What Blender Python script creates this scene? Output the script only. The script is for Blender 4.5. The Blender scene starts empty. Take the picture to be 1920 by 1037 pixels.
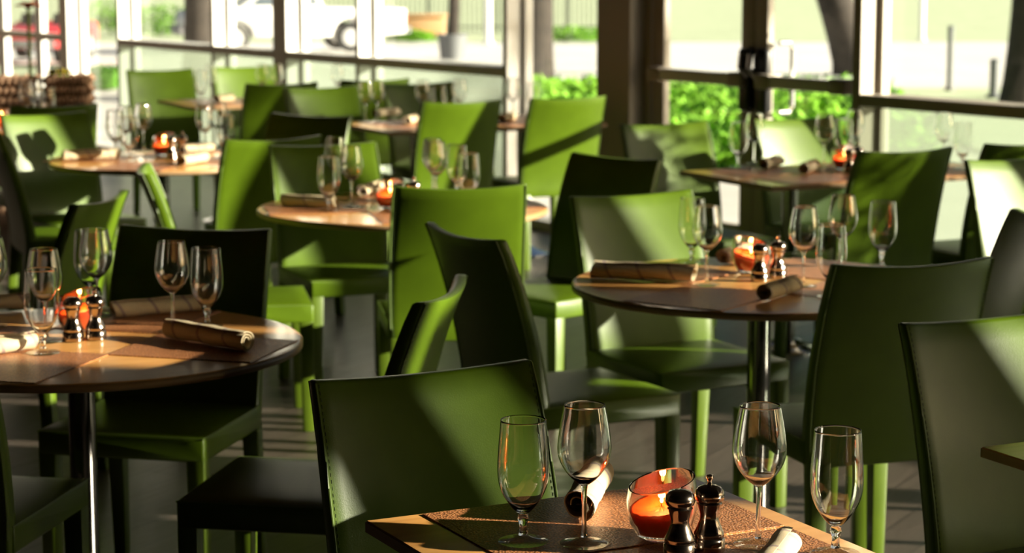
import bpy, bmesh, math, random
from mathutils import Vector, Matrix

random.seed(7)
S = bpy.context.scene
COL = S.collection

# ------------------------------------------------------------------ camera
F_PX, CX, CY = 4100.0, 960.0, 518.5
HORIZON = -90.0
CAM_H = 1.68
PITCH = math.atan((CY - HORIZON) / F_PX)
cam_data = bpy.data.cameras.new('camera')
cam_data.sensor_width = 36.0
cam_data.lens = 36.0 * F_PX / 1920.0
cam_data.clip_start, cam_data.clip_end = 0.05, 600
cam_data.dof.use_dof = True
cam_data.dof.focus_distance = 3.62
cam_data.dof.aperture_fstop = 6.0
cam = bpy.data.objects.new('camera', cam_data)
cam.location = (0, 0, CAM_H)
cam.rotation_euler = (math.pi / 2 - PITCH, 0, 0)
COL.objects.link(cam)
S.camera = cam

# ------------------------------------------------------------------ light, sky, exposure
S.view_settings.view_transform = 'Standard'
S.view_settings.look = 'None'
S.view_settings.gamma = 1.0
S.view_settings.use_curve_mapping = False
S.view_settings.exposure = -0.1
S.cycles.use_denoising = True
S.cycles.max_bounces = 14
S.cycles.transmission_bounces = 12
S.cycles.transparent_max_bounces = 16
S.cycles.caustics_refractive = True
S.cycles.caustics_reflective = False

SUN_AZ = (math.cos(math.radians(-10)), math.sin(math.radians(-10)))          # horizontal direction towards the sun
SUN_EL = math.radians(15)
sun_dir = Vector((SUN_AZ[0] * math.cos(SUN_EL), SUN_AZ[1] * math.cos(SUN_EL), math.sin(SUN_EL))).normalized()
sd = bpy.data.lights.new('sun', 'SUN')
sd.energy = 24.0
sd.angle = math.radians(0.7)
sd.color = (1.0, 0.88, 0.70)
sun = bpy.data.objects.new('sun', sd)
sun.rotation_euler = (-sun_dir).to_track_quat('-Z', 'Y').to_euler()
sun.location = sun_dir * 60
COL.objects.link(sun)

world = bpy.data.worlds.new('world')
S.world = world
world.use_nodes = True
wt = world.node_tree
wt.nodes.clear()
wo = wt.nodes.new('ShaderNodeOutputWorld')
wb = wt.nodes.new('ShaderNodeBackground')
ws = wt.nodes.new('ShaderNodeTexSky')
ws.sky_type = 'NISHITA'
ws.sun_disc = False
ws.sun_elevation = math.radians(15)
ws.sun_rotation = math.atan2(SUN_AZ[0], SUN_AZ[1])
ws.air_density, ws.dust_density, ws.ozone_density = 1.0, 5.0, 1.0
wb.inputs['Strength'].default_value = 0.15
wt.links.new(ws.outputs[0], wb.inputs['Color'])
wt.links.new(wb.outputs[0], wo.inputs['Surface'])

# ------------------------------------------------------------------ pixel helpers (used to measure positions)
def ray(px, py):
    a, b = (px - CX) / F_PX, (CY - py) / F_PX
    c, s = math.cos(PITCH), math.sin(PITCH)
    return Vector((a, c + b * s, -s + b * c))

def at(px, py, z):
    d = ray(px, py)
    t = (z - CAM_H) / d.z
    return Vector((d.x * t, d.y * t, z))

def gz(y):
    return -0.12 - 0.012 * max(y, 0.0)

def at_ground(px, py):
    d = ray(px, py)
    t = (-0.12 - CAM_H) / (d.z + 0.012 * d.y)
    return Vector((d.x * t, d.y * t, gz(d.y * t)))

def at_depth(px, py, y):
    d = ray(px, py)
    t = y / d.y
    return Vector((d.x * t, y, CAM_H + d.z * t))

# window wall line: P(s) = W0 + s*WU, outward = WN
W0 = Vector((0.0, 13.45))
WU = Vector((0.573, -0.8195)).normalized()
WN = Vector((-WU.y, WU.x))
WANG = math.atan2(WU.y, WU.x)

def s_of(px, o=0.0, py=140):
    d = ray(px, py)
    k = d.x / d.y                     # x = k*y on W0 + WN*o + s*WU
    return (k * (W0.y + o * WN.y) - o * WN.x) / (WU.x - k * WU.y)

def wpt(s, o=0.0):
    p = W0 + WU * s + WN * o
    return p

# ------------------------------------------------------------------ mesh helpers
class MB:
    def __init__(self):
        self.v, self.f = [], []
    def add(self, verts, faces):
        n = len(self.v)
        self.v += [tuple(p) for p in verts]
        self.f += [tuple(i + n for i in f) for f in faces]
        return self
    def box(self, c, size, rz=0.0, taper=1.0):
        hx, hy, hz = size[0] / 2, size[1] / 2, size[2] / 2
        vs = []
        for z, k in ((-hz, taper), (hz, 1.0)):
            for x, y in ((-hx, -hy), (hx, -hy), (hx, hy), (-hx, hy)):
                x2, y2 = x * k, y * k
                vs.append((c[0] + x2 * math.cos(rz) - y2 * math.sin(rz), c[1] + x2 * math.sin(rz) + y2 * math.cos(rz), c[2] + z))
        return self.add(vs, [(3, 2, 1, 0), (4, 5, 6, 7), (0, 1, 5, 4), (1, 2, 6, 5), (2, 3, 7, 6), (3, 0, 4, 7)])
    def b2(self, x0, x1, y0, y1, z0, z1):
        return self.box(((x0 + x1) / 2, (y0 + y1) / 2, (z0 + z1) / 2), (abs(x1 - x0), abs(y1 - y0), abs(z1 - z0)))
    def lathe(self, prof, seg=32, c=(0, 0, 0), closed=False, warp=None):
        n = len(prof)
        vs, fs = [], []
        for r, z in prof:
            for k in range(seg):
                a = 2 * math.pi * k / seg
                p = (r * math.cos(a), r * math.sin(a), z)
                if warp:
                    p = warp(p)
                vs.append((c[0] + p[0], c[1] + p[1], c[2] + p[2]))
        m = n if closed else n - 1
        for i in range(m):
            j = (i + 1) % n
            for k in range(seg):
                q = (k + 1) % seg
                fs.append((i * seg + k, i * seg + q, j * seg + q, j * seg + k))
        return self.add(vs, fs)
    def tube(self, pts, r, seg=8, cap=True):
        pts = [Vector(p) for p in pts]
        rs = r if isinstance(r, (list, tuple)) else [r] * len(pts)
        vs, fs = [], []
        up = Vector((0, 0, 1))
        for i, p in enumerate(pts):
            a = pts[max(i - 1, 0)]; b = pts[min(i + 1, len(pts) - 1)]
            t = (b - a).normalized()
            u = up if abs(t.dot(up)) < 0.95 else Vector((1, 0, 0))
            n1 = t.cross(u).normalized(); n2 = t.cross(n1).normalized()
            for k in range(seg):
                an = 2 * math.pi * k / seg
                vs.append(p + (n1 * math.cos(an) + n2 * math.sin(an)) * rs[i])
        for i in range(len(pts) - 1):
            for k in range(seg):
                q = (k + 1) % seg
                fs.append((i * seg + k, i * seg + q, (i + 1) * seg + q, (i + 1) * seg + k))
        if cap:
            fs.append(tuple(range(seg - 1, -1, -1)))
            fs.append(tuple((len(pts) - 1) * seg + k for k in range(seg)))
        return self.add(vs, fs)
    def build(self, name, mat, parent=None, bevel=0.0, seg=2, angle=35, smooth=True, merge=0.0):
        me = bpy.data.meshes.new(name)
        me.from_pydata([tuple(p) for p in self.v], [], self.f)
        bm = bmesh.new(); bm.from_mesh(me)
        if merge:
            bmesh.ops.remove_doubles(bm, verts=bm.verts, dist=merge)
        bmesh.ops.recalc_face_normals(bm, faces=bm.faces)
        if bevel > 0:
            es = [e for e in bm.edges if len(e.link_faces) == 2 and e.calc_face_angle(0) > math.radians(40)]
            bmesh.ops.bevel(bm, geom=es, offset=bevel, segments=seg, profile=0.5, affect='EDGES', clamp_overlap=True)
        bm.to_mesh(me); bm.free()
        if smooth:
            for p in me.polygons:
                p.use_smooth = True
            me.set_sharp_from_angle(angle=math.radians(angle))
        o = bpy.data.objects.new(name, me)
        COL.objects.link(o)
        if mat:
            me.materials.append(mat)
        if parent:
            o.parent = parent
        return o

def tag(o, label=None, cat=None, group=None, kind=None):
    if label: o['label'] = label
    if cat: o['category'] = cat
    if group: o['group'] = group
    if kind: o['kind'] = kind
    return o

def empty(name, loc=(0, 0, 0), rz=0.0):
    o = bpy.data.objects.new(name, None)
    o.location = loc
    o.rotation_euler = (0, 0, rz)
    o.empty_display_size = 0.1
    COL.objects.link(o)
    return o

KIDS = {}
def copy_tree(root):
    r = root.copy(); COL.objects.link(r)
    for ch in root.children:
        c = ch.copy(); COL.objects.link(c); c.parent = r
        for g in ch.children:
            d = g.copy(); COL.objects.link(d); d.parent = c
    return r

# ------------------------------------------------------------------ materials
def new_mat(name):
    m = bpy.data.materials.new(name)
    m.use_nodes = True
    nt = m.node_tree
    return m, nt, nt.nodes, nt.links, nt.nodes['Principled BSDF']

def plain(name, col, rough=0.5, metal=0.0, spec=0.5, noise=0.0, nscale=20.0, bump=0.0, bscale=200.0, coat=0.0):
    m, nt, N, L, P = new_mat(name)
    P.inputs['Base Color'].default_value = (*col, 1)
    P.inputs['Roughness'].default_value = rough
    P.inputs['Metallic'].default_value = metal
    P.inputs['Specular IOR Level'].default_value = spec
    P.inputs['Coat Weight'].default_value = coat
    tc = N.new('ShaderNodeTexCoord')
    if noise > 0:
        n = N.new('ShaderNodeTexNoise'); n.inputs['Scale'].default_value = nscale; n.inputs['Detail'].default_value = 4
        L.new(tc.outputs['Object'], n.inputs['Vector'])
        r = N.new('ShaderNodeValToRGB')
        r.color_ramp.elements[0].color = (*[c * (1 - noise) for c in col], 1)
        r.color_ramp.elements[1].color = (*[min(1, c * (1 + noise)) for c in col], 1)
        r.color_ramp.elements[0].position, r.color_ramp.elements[1].position = 0.3, 0.7
        L.new(n.outputs['Fac'], r.inputs['Fac']); L.new(r.outputs['Color'], P.inputs['Base Color'])
    if bump > 0:
        n2 = N.new('ShaderNodeTexNoise'); n2.inputs['Scale'].default_value = bscale; n2.inputs['Detail'].default_value = 3
        L.new(tc.outputs['Object'], n2.inputs['Vector'])
        b = N.new('ShaderNodeBump'); b.inputs['Strength'].default_value = bump; b.inputs['Distance'].default_value = 0.002
        L.new(n2.outputs['Fac'], b.inputs['Height']); L.new(b.outputs['Normal'], P.inputs['Normal'])
    return m

M = {}
M['leather'] = plain('green_leather', (0.070, 0.122, 0.0035), 0.36, spec=0.38, noise=0.10, nscale=9, bump=0.12, bscale=420)
M['seam'] = plain('leather_seam', (0.11, 0.17, 0.03), 0.5)
M['leather_edge'] = plain('leather_legs', (0.068, 0.112, 0.0035), 0.4, noise=0.08, nscale=12)
M['thread'] = plain('dark_thread', (0.02, 0.035, 0.008), 0.7)
M['chrome'] = plain('chrome', (0.72, 0.72, 0.74), 0.12, 1.0)
M['black_metal'] = plain('black_metal', (0.03, 0.03, 0.032), 0.3, 0.6)
M['pewter'] = plain('pewter', (0.50, 0.40, 0.33), 0.14, 1.0)
M['alu'] = plain('aluminium_frame', (0.82, 0.80, 0.77), 0.45, 0.05)
M['alu_dark'] = plain('bronze_frame', (0.42, 0.37, 0.31), 0.45, 0.1)
M['dark_chrome'] = plain('dark_chrome', (0.22, 0.21, 0.20), 0.16, 1.0)
M['plaster_dark'] = plain('dark_wall_paint', (0.05, 0.037, 0.028), 0.7, noise=0.1, nscale=2)
M['ceiling'] = plain('dark_ceiling', (0.03, 0.025, 0.021), 0.8)
def napkin_mat():
    m = plain('napkin_cloth', (0.52, 0.42, 0.265), 0.85, noise=0.07, nscale=35, bump=0.25, bscale=900)
    nt = m.node_tree; N, L = nt.nodes, nt.links
    P = N['Principled BSDF']
    base = P.inputs['Base Color'].links[0].from_socket
    tc = N.new('ShaderNodeTexCoord'); sp = N.new('ShaderNodeSeparateXYZ'); L.new(tc.outputs['Object'], sp.inputs[0])
    a = N.new('ShaderNodeMath'); a.operation = 'MULTIPLY_ADD'; a.inputs[1].default_value = 0.55; L.new(sp.outputs['Z'], a.inputs[0]); L.new(sp.outputs['X'], a.inputs[2])
    b = N.new('ShaderNodeMath'); b.operation = 'MULTIPLY'; b.inputs[1].default_value = 11.0; L.new(a.outputs[0], b.inputs[0])
    c = N.new('ShaderNodeMath'); c.operation = 'FRACT'; L.new(b.outputs[0], c.inputs[0])
    d = N.new('ShaderNodeMath'); d.operation = 'LESS_THAN'; d.inputs[1].default_value = 0.10; L.new(c.outputs[0], d.inputs[0])
    mx = N.new('ShaderNodeMixRGB'); L.new(d.outputs[0], mx.inputs['Fac']); L.new(base, mx.inputs['Color1']); mx.inputs['Color2'].default_value = (0.30, 0.22, 0.20, 1)
    L.new(mx.outputs[0], P.inputs['Base Color'])
    return m
M['napkin'] = napkin_mat()
M['concrete'] = plain('concrete', (0.60, 0.57, 0.53), 0.85, noise=0.12, nscale=0.8)
M['asphalt_pale'] = plain('pale_road', (0.70, 0.68, 0.65), 0.9, noise=0.08, nscale=0.5)
M['lawn'] = plain('lawn_grass', (0.46, 0.53, 0.34), 0.9, noise=0.15, nscale=1.2)
M['bark'] = plain('tree_bark', (0.030, 0.023, 0.018), 0.9, noise=0.4, nscale=7, bump=0.8, bscale=25)
M['leaf'] = plain('leaf_green', (0.09, 0.24, 0.02), 0.55, noise=0.4, nscale=3)
M['leaf_light'] = plain('leaf_light', (0.19, 0.42, 0.03), 0.55, noise=0.4, nscale=2)
M['white_paint'] = plain('white_paint', (0.88, 0.88, 0.87), 0.35, coat=0.3)
M['red_paint'] = plain('red_paint', (0.55, 0.02, 0.03), 0.3, coat=0.5)
M['tyre'] = plain('tyre', (0.02, 0.02, 0.02), 0.8)
M['hub'] = plain('wheel_hub', (0.7, 0.7, 0.72), 0.35, 0.4)
M['car_glass'] = plain('car_glass', (0.10, 0.13, 0.16), 0.08, spec=0.8)
M['grey_tub'] = plain('grey_tub', (0.14, 0.15, 0.16), 0.6)
M['peach'] = plain('peach_wall', (0.62, 0.36, 0.18), 0.8, noise=0.1, nscale=1)
M['wicker'] = plain('wicker', (0.48, 0.28, 0.17), 0.6, noise=0.3, nscale=40)
M['petal'] = plain('orange_petal', (0.75, 0.12, 0.01), 0.6)
M['petal_y'] = plain('yellow_petal', (0.75, 0.60, 0.02), 0.6)
M['stem_g'] = plain('flower_stem', (0.22, 0.30, 0.05), 0.6)
M['blind'] = plain('blind_cloth', (0.10, 0.085, 0.07), 0.9)  # cloth of the added sun-blocking blinds
M['lens_red'] = plain('lamp_lens', (0.5, 0.02, 0.02), 0.2)
M['bumper'] = plain('grey_bumper', (0.22, 0.22, 0.23), 0.5)

def wood_mat(name, c1, c2, rough=0.25, scale=(1.5, 22, 22), coat=0.45):
    m, nt, N, L, P = new_mat(name)
    tc = N.new('ShaderNodeTexCoord'); mp = N.new('ShaderNodeMapping')
    mp.inputs['Scale'].default_value = scale
    L.new(tc.outputs['Object'], mp.inputs['Vector'])
    n = N.new('ShaderNodeTexNoise'); n.inputs['Scale'].default_value = 2.2; n.inputs['Detail'].default_value = 7; n.inputs['Distortion'].default_value = 0.6
    L.new(mp.outputs[0], n.inputs['Vector'])
    r = N.new('ShaderNodeValToRGB')
    r.color_ramp.elements[0].position, r.color_ramp.elements[1].position = 0.3, 0.72
    r.color_ramp.elements[0].color = (*c1, 1); r.color_ramp.elements[1].color = (*c2, 1)
    L.new(n.outputs['Fac'], r.inputs['Fac']); L.new(r.outputs['Color'], P.inputs['Base Color'])
    P.inputs['Roughness'].default_value = rough
    P.inputs['Coat Weight'].default_value = coat
    P.inputs['Coat Roughness'].default_value = 0.10
    return m
M['table_wood'] = wood_mat('maple_top', (0.68, 0.31, 0.085), (0.82, 0.42, 0.13), 0.28, (1.2, 16, 16))
M['edge_wood'] = wood_mat('table_edge', (0.27, 0.165, 0.08), (0.38, 0.24, 0.125), 0.4, (2, 2, 30), 0.0)

def floor_mat():
    m, nt, N, L, P = new_mat('dark_plank_floor')
    tc = N.new('ShaderNodeTexCoord'); mp = N.new('ShaderNodeMapping')
    mp.inputs['Rotation'].default_value = (0, 0, math.radians(-62))
    L.new(tc.outputs['Object'], mp.inputs['Vector'])
    br = N.new('ShaderNodeTexBrick')
    br.inputs['Scale'].default_value = 1.0
    br.inputs['Brick Width'].default_value = 1.6; br.inputs['Row Height'].default_value = 0.14
    br.inputs['Mortar Size'].default_value = 0.002
    br.inputs['Color1'].default_value = (0.055, 0.042, 0.034, 1); br.inputs['Color2'].default_value = (0.085, 0.068, 0.055, 1)
    br.inputs['Mortar'].default_value = (0.01, 0.008, 0.007, 1)
    L.new(mp.outputs[0], br.inputs['Vector'])
    m2 = N.new('ShaderNodeMapping'); m2.inputs['Scale'].default_value = (2.5, 30, 1)
    L.new(mp.outputs[0], m2.inputs['Vector'])
    n = N.new('ShaderNodeTexNoise'); n.inputs['Scale'].default_value = 1.5; n.inputs['Detail'].default_value = 6; n.inputs['Distortion'].default_value = 0.8
    L.new(m2.outputs[0], n.inputs['Vector'])
    mx = N.new('ShaderNodeMixRGB'); mx.blend_type = 'MULTIPLY'; mx.inputs['Fac'].default_value = 0.7
    rr = N.new('ShaderNodeValToRGB'); rr.color_ramp.elements[0].color = (0.4, 0.4, 0.4, 1); rr.color_ramp.elements[1].color = (1.4, 1.35, 1.3, 1)
    L.new(n.outputs['Fac'], rr.inputs['Fac'])
    L.new(br.outputs['Color'], mx.inputs['Color1']); L.new(rr.outputs['Color'], mx.inputs['Color2'])
    L.new(mx.outputs[0], P.inputs['Base Color'])
    r2 = N.new('ShaderNodeMapRange'); r2.inputs['To Min'].default_value = 0.22; r2.inputs['To Max'].default_value = 0.45
    L.new(n.outputs['Fac'], r2.inputs['Value']); L.new(r2.outputs[0], P.inputs['Roughness'])
    b = N.new('ShaderNodeBump'); b.inputs['Strength'].default_value = 0.25; b.inputs['Distance'].default_value = 0.003
    L.new(n.outputs['Fac'], b.inputs['Height']); L.new(b.outputs['Normal'], P.inputs['Normal'])
    return m
M['floor'] = floor_mat()

def mat_weave():
    m, nt, N, L, P = new_mat('bronze_weave')
    tc = N.new('ShaderNodeTexCoord')
    vo = N.new('ShaderNodeTexVoronoi'); vo.inputs['Scale'].default_value = 230
    L.new(tc.outputs['Object'], vo.inputs['Vector'])
    r = N.new('ShaderNodeValToRGB')
    r.color_ramp.elements[0].position, r.color_ramp.elements[1].position = 0.1, 0.65
    r.color_ramp.elements[0].color = (0.78, 0.33, 0.13, 1); r.color_ramp.elements[1].color = (0.27, 0.10, 0.04, 1)
    L.new(vo.outputs['Distance'], r.inputs['Fac']); L.new(r.outputs['Color'], P.inputs['Base Color'])
    P.inputs['Metallic'].default_value = 0.2
    P.inputs['Roughness'].default_value = 0.34
    P.inputs['Specular IOR Level'].default_value = 0.8
    b = N.new('ShaderNodeBump'); b.inputs['Strength'].default_value = 0.8; b.inputs['Distance'].default_value = 0.0013; b.invert = True
    L.new(vo.outputs['Distance'], b.inputs['Height']); L.new(b.outputs['Normal'], P.inputs['Normal'])
    return m
M['weave'] = mat_weave()

def glass_mat(name, col=(1, 1, 1), ior=1.6):
    m = bpy.data.materials.new(name); m.use_nodes = True
    nt = m.node_tree; nt.nodes.clear()
    o = nt.nodes.new('ShaderNodeOutputMaterial'); g = nt.nodes.new('ShaderNodeBsdfGlass')
    g.inputs['Color'].default_value = (*col, 1); g.inputs['IOR'].default_value = ior; g.inputs['Roughness'].default_value = 0.02
    nt.links.new(g.outputs[0], o.inputs['Surface'])
    return m
M['glass'] = glass_mat('clear_glass')


def pane_mat(k1=0.8, k0=0.03, name='window_glass'):
    m = bpy.data.materials.new(name); m.use_nodes = True
    nt = m.node_tree; nt.nodes.clear()
    o = nt.nodes.new('ShaderNodeOutputMaterial'); t = nt.nodes.new('ShaderNodeBsdfTransparent'); g = nt.nodes.new('ShaderNodeBsdfGlossy')
    g.inputs['Roughness'].default_value = 0.021
    t.inputs['Color'].default_value = (0.95, 0.975, 0.96, 1)
    lw = nt.nodes.new('ShaderNodeLayerWeight'); lw.inputs['Blend'].default_value = 0.5
    pw = nt.nodes.new('ShaderNodeMath'); pw.operation = 'POWER'; pw.inputs[1].default_value = 5.0
    fr = nt.nodes.new('ShaderNodeMath'); fr.operation = 'MULTIPLY_ADD'; fr.inputs[1].default_value = k1; fr.inputs[2].default_value = k0
    nt.links.new(lw.outputs['Facing'], pw.inputs[0]); nt.links.new(pw.outputs[0], fr.inputs[0])
    mx = nt.nodes.new('ShaderNodeMixShader')
    nt.links.new(fr.outputs[0], mx.inputs[0]); nt.links.new(t.outputs[0], mx.inputs[1]); nt.links.new(g.outputs[0], mx.inputs[2])
    nt.links.new(mx.outputs[0], o.inputs['Surface'])
    return m
M['pane'] = pane_mat()
M['thin_glass'] = pane_mat(0.9, 0.05, 'thin_clear_glass')

def frosted_mat():
    m = bpy.data.materials.new('frosted_glass'); m.use_nodes = True
    nt = m.node_tree; nt.nodes.clear()
    o = nt.nodes.new('ShaderNodeOutputMaterial')
    tl = nt.nodes.new('ShaderNodeBsdfTranslucent'); tl.inputs['Color'].default_value = (0.235, 0.26, 0.215, 1)
    tr = nt.nodes.new('ShaderNodeBsdfTransparent'); tr.inputs['Color'].default_value = (0.85, 0.95, 0.88, 1)
    gl = nt.nodes.new('ShaderNodeBsdfGlossy'); gl.inputs['Roughness'].default_value = 0.12
    m1 = nt.nodes.new('ShaderNodeMixShader'); m1.inputs[0].default_value = 0.5
    m2 = nt.nodes.new('ShaderNodeMixShader'); m2.inputs[0].default_value = 0.05
    nt.links.new(tl.outputs[0], m1.inputs[1]); nt.links.new(tr.outputs[0], m1.inputs[2])
    nt.links.new(m1.outputs[0], m2.inputs[1]); nt.links.new(gl.outputs[0], m2.inputs[2])
    nt.links.new(m2.outputs[0], o.inputs['Surface'])
    return m
M['frosted'] = frosted_mat()

def wax_mat():
    m, nt, N, L, P = new_mat('orange_wax')
    P.inputs['Base Color'].default_value = (0.80, 0.10, 0.008, 1)
    P.inputs['Roughness'].default_value = 0.6
    P.inputs['Subsurface Weight'].default_value = 0.6
    P.inputs['Subsurface Radius'].default_value = (0.03, 0.008, 0.002)
    P.inputs['Subsurface Scale'].default_value = 0.5
    return m
M['wax'] = wax_mat()
def flame_mat():
    m, nt, N, L, P = new_mat('candle_flame')
    P.inputs['Base Color'].default_value = (1, 0.6, 0.2, 1)
    P.inputs['Emission Color'].default_value = (1.0, 0.50, 0.13, 1)
    P.inputs['Emission Strength'].default_value = 25
    return m
M['flame'] = flame_mat()

# ------------------------------------------------------------------ room shell
CEIL = 3.3
HEAD = 3.08
X_LEFT, Y_BACK = -5.6, -3.2
s_far = (X_LEFT - 0) / WU.x
s_near = (Y_BACK - W0.y) / WU.y
pf, pn = wpt(s_far), wpt(s_near)
def slab(name, poly, z0, z1, mat):
    n = len(poly)
    vs = [(p[0], p[1], z0) for p in poly] + [(p[0], p[1], z1) for p in poly]
    fs = [tuple(range(n - 1, -1, -1)), tuple(range(n, 2 * n))] + [(i, (i + 1) % n, n + (i + 1) % n, n + i) for i in range(n)]
    b = MB(); b.add(vs, fs)
    return tag(b.build(name, mat, smooth=False), kind='structure')
pfo, pno = wpt(s_far, 0.2), wpt(s_near, 0.2)
slab('floor', [(X_LEFT, Y_BACK), (pno.x, Y_BACK), (pfo.x, pfo.y), (X_LEFT, pf.y)], -0.3, 0.0, M['floor'])
slab('ceiling', [(X_LEFT, Y_BACK), (pno.x, Y_BACK), (pfo.x, pfo.y), (X_LEFT, pf.y)], CEIL, CEIL + 0.3, M['ceiling'])
slab('wall_left', [(X_LEFT - 0.2, Y_BACK), (X_LEFT, Y_BACK), (X_LEFT, pfo.y + .3), (X_LEFT - 0.2, pfo.y + .3)], -0.3, CEIL + 0.3, M['plaster_dark'])
slab('wall_back', [(X_LEFT, Y_BACK - 0.2), (pno.x, Y_BACK - 0.2), (pno.x, Y_BACK), (X_LEFT, Y_BACK)], -0.3, CEIL + 0.3, M['plaster_dark'])

# ------------------------------------------------------------------ window wall
DEPTH = 0.18
RZ0, RZ1 = 0.915, 0.975
WROOT = (W0.x, W0.y, 0.0)
def wall_empty(name):
    return tag(empty(name, WROOT, WANG), kind='structure')
win_n = [0]
def mullion(parent, s0, s1, y0=0.0, y1=DEPTH, z0=0.0, z1=CEIL, mat='alu', name='mullion'):
    return MB().b2(s0, s1, y0, y1, z0, z1).build(name, M[mat], parent, bevel=0.004, seg=1)

def window(s0, s1, left_w, rail=True, frosted=True, mat='alu', DEPTH=DEPTH):
    """one bay: mullion at its s0 end, pane(s) up to s1"""
    win_n[0] += 1
    r = wall_empty('window_%d' % win_n[0])
    mullion(r, s0, s0 + left_w, y1=DEPTH, mat=mat)
    a, b = s0 + left_w, s1
    gy = DEPTH - 0.03
    # slim glazing frame at the outer end
    for x0, x1 in ((a, a + 0.03), (b - 0.03, b)):
        MB().b2(x0, x1, gy - 0.03, gy + 0.03, 0.05, HEAD).build('glazing_frame', M[mat], r, bevel=0.003, seg=1)
    MB().b2(a, b, 0.02, DEPTH, 0.0, 0.06).build('sill', M[mat], r, bevel=0.004, seg=1)
    if rail:
        MB().b2(a, b, 0.0, DEPTH, RZ0, RZ1).build('rail', M[mat], r, bevel=0.004, seg=1)
        MB().b2(a + 0.03, b - 0.03, gy - 0.005, gy + 0.005, RZ1, HEAD).build('pane', M['pane'], r, smooth=False)
        MB().b2(a + 0.03, b - 0.03, gy - 0.005, gy + 0.005, 0.06, RZ0).build('frosted_pane', M['frosted'] if frosted else M['pane'], r, smooth=False)
    else:
        MB().b2(a + 0.03, b - 0.03, gy - 0.005, gy + 0.005, 0.06, HEAD).build('pane', M['pane'], r, smooth=False)
    return r

px_m = [(-70, 0.045, True, False), (0, 0.045, True, False), (68, 0.045, True, False), (113, 0.17, False, False), (220, 0.045, True, True),
        (396, 0.045, True, True), (512, 0.20, True, True), (666, 0.045, True, True), (942, 0.045, False, False)]
edges = [(s_of(p), w, rl, fr) for p, w, rl, fr in px_m]
s_door0 = s_of(1118)
s_jamb = s_of(1205, 0.11)
s_doorc = s_of(1414, 0.12)
s_door1 = s_of(1597)
# far end
window(s_far + 0.02, edges[0][0], 0.045)
for i, (s0, w, rl, fr) in enumerate(edges):
    s1 = edges[i + 1][0] if i + 1 < len(edges) else s_door0
    window(s0, s1, w, rl, fr, DEPTH=0.085 if i < 3 else 0.18)
# bays towards the viewer, past the doors
S_END = 14.6
bays = [(s_door1, 0.06), (4.25, 0.06), (5.28, 0.06), (7.50, 0.06), (9.24, 0.06), (11.22, 0.06)]  # uneven bays and an extra mullion added to steer the sun
for i, (k, w) in enumerate(bays):
    window(k, bays[i + 1][0] if i + 1 < len(bays) else S_END, w, mat='alu_dark', DEPTH=0.18 if w > 0.05 else 0.08)

MB().b2(S_END, s_near, 0, DEPTH, 0, HEAD).build('wall_panel', M['plaster_dark'], wall_empty('wall_right_solid'))
# unseen piers and roller blinds, added in these bays to shape the sun patches
for q, (a, b_) in enumerate(((13.08, 13.20), (13.34, 13.57), (6.2, 6.48), (6.80, 6.98))):
    shade_pier = wall_empty('column_%d' % (q + 1))  # added sun-blocking pier, not a real column
    MB().b2(a, b_, -0.02, 0.10, 0, HEAD).build('pier', M['plaster_dark'], shade_pier, bevel=0.01)
for q, (a, b_, zb) in enumerate(((3.72, 4.18, 1.62), (4.44, 4.72, 1.62), (9.45, 9.92, 2.36), (10.12, 11.33, 1.75), (12.10, 13.02, 0.95), (13.03, 14.58, 2.99))):
    bl = wall_empty('window_blind_%d' % (q + 1))  # added blind, hung to keep sun off chosen seats and tables
    MB().b2(a, b_, -0.045, -0.042, zb, HEAD - 0.05).build('blind_cloth', M['blind'], bl, smooth=False)
    MB().tube([(a, -0.045, HEAD - 0.05), (b_, -0.045, HEAD - 0.05)], 0.035, 14).build('roller', M['alu'], bl)
    MB().tube([(a, -0.0435, zb), (b_, -0.0435, zb)], 0.012, 10).build('bottom_bar', M['alu'], bl)

MB().b2(11.5, 12.08, 0.0, 0.06, 2.48, 2.80).build('transom_panel', M['plaster_dark'], wall_empty('window_transom'), bevel=0.004)  # unseen panel added up high to keep sun off one chair
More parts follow.
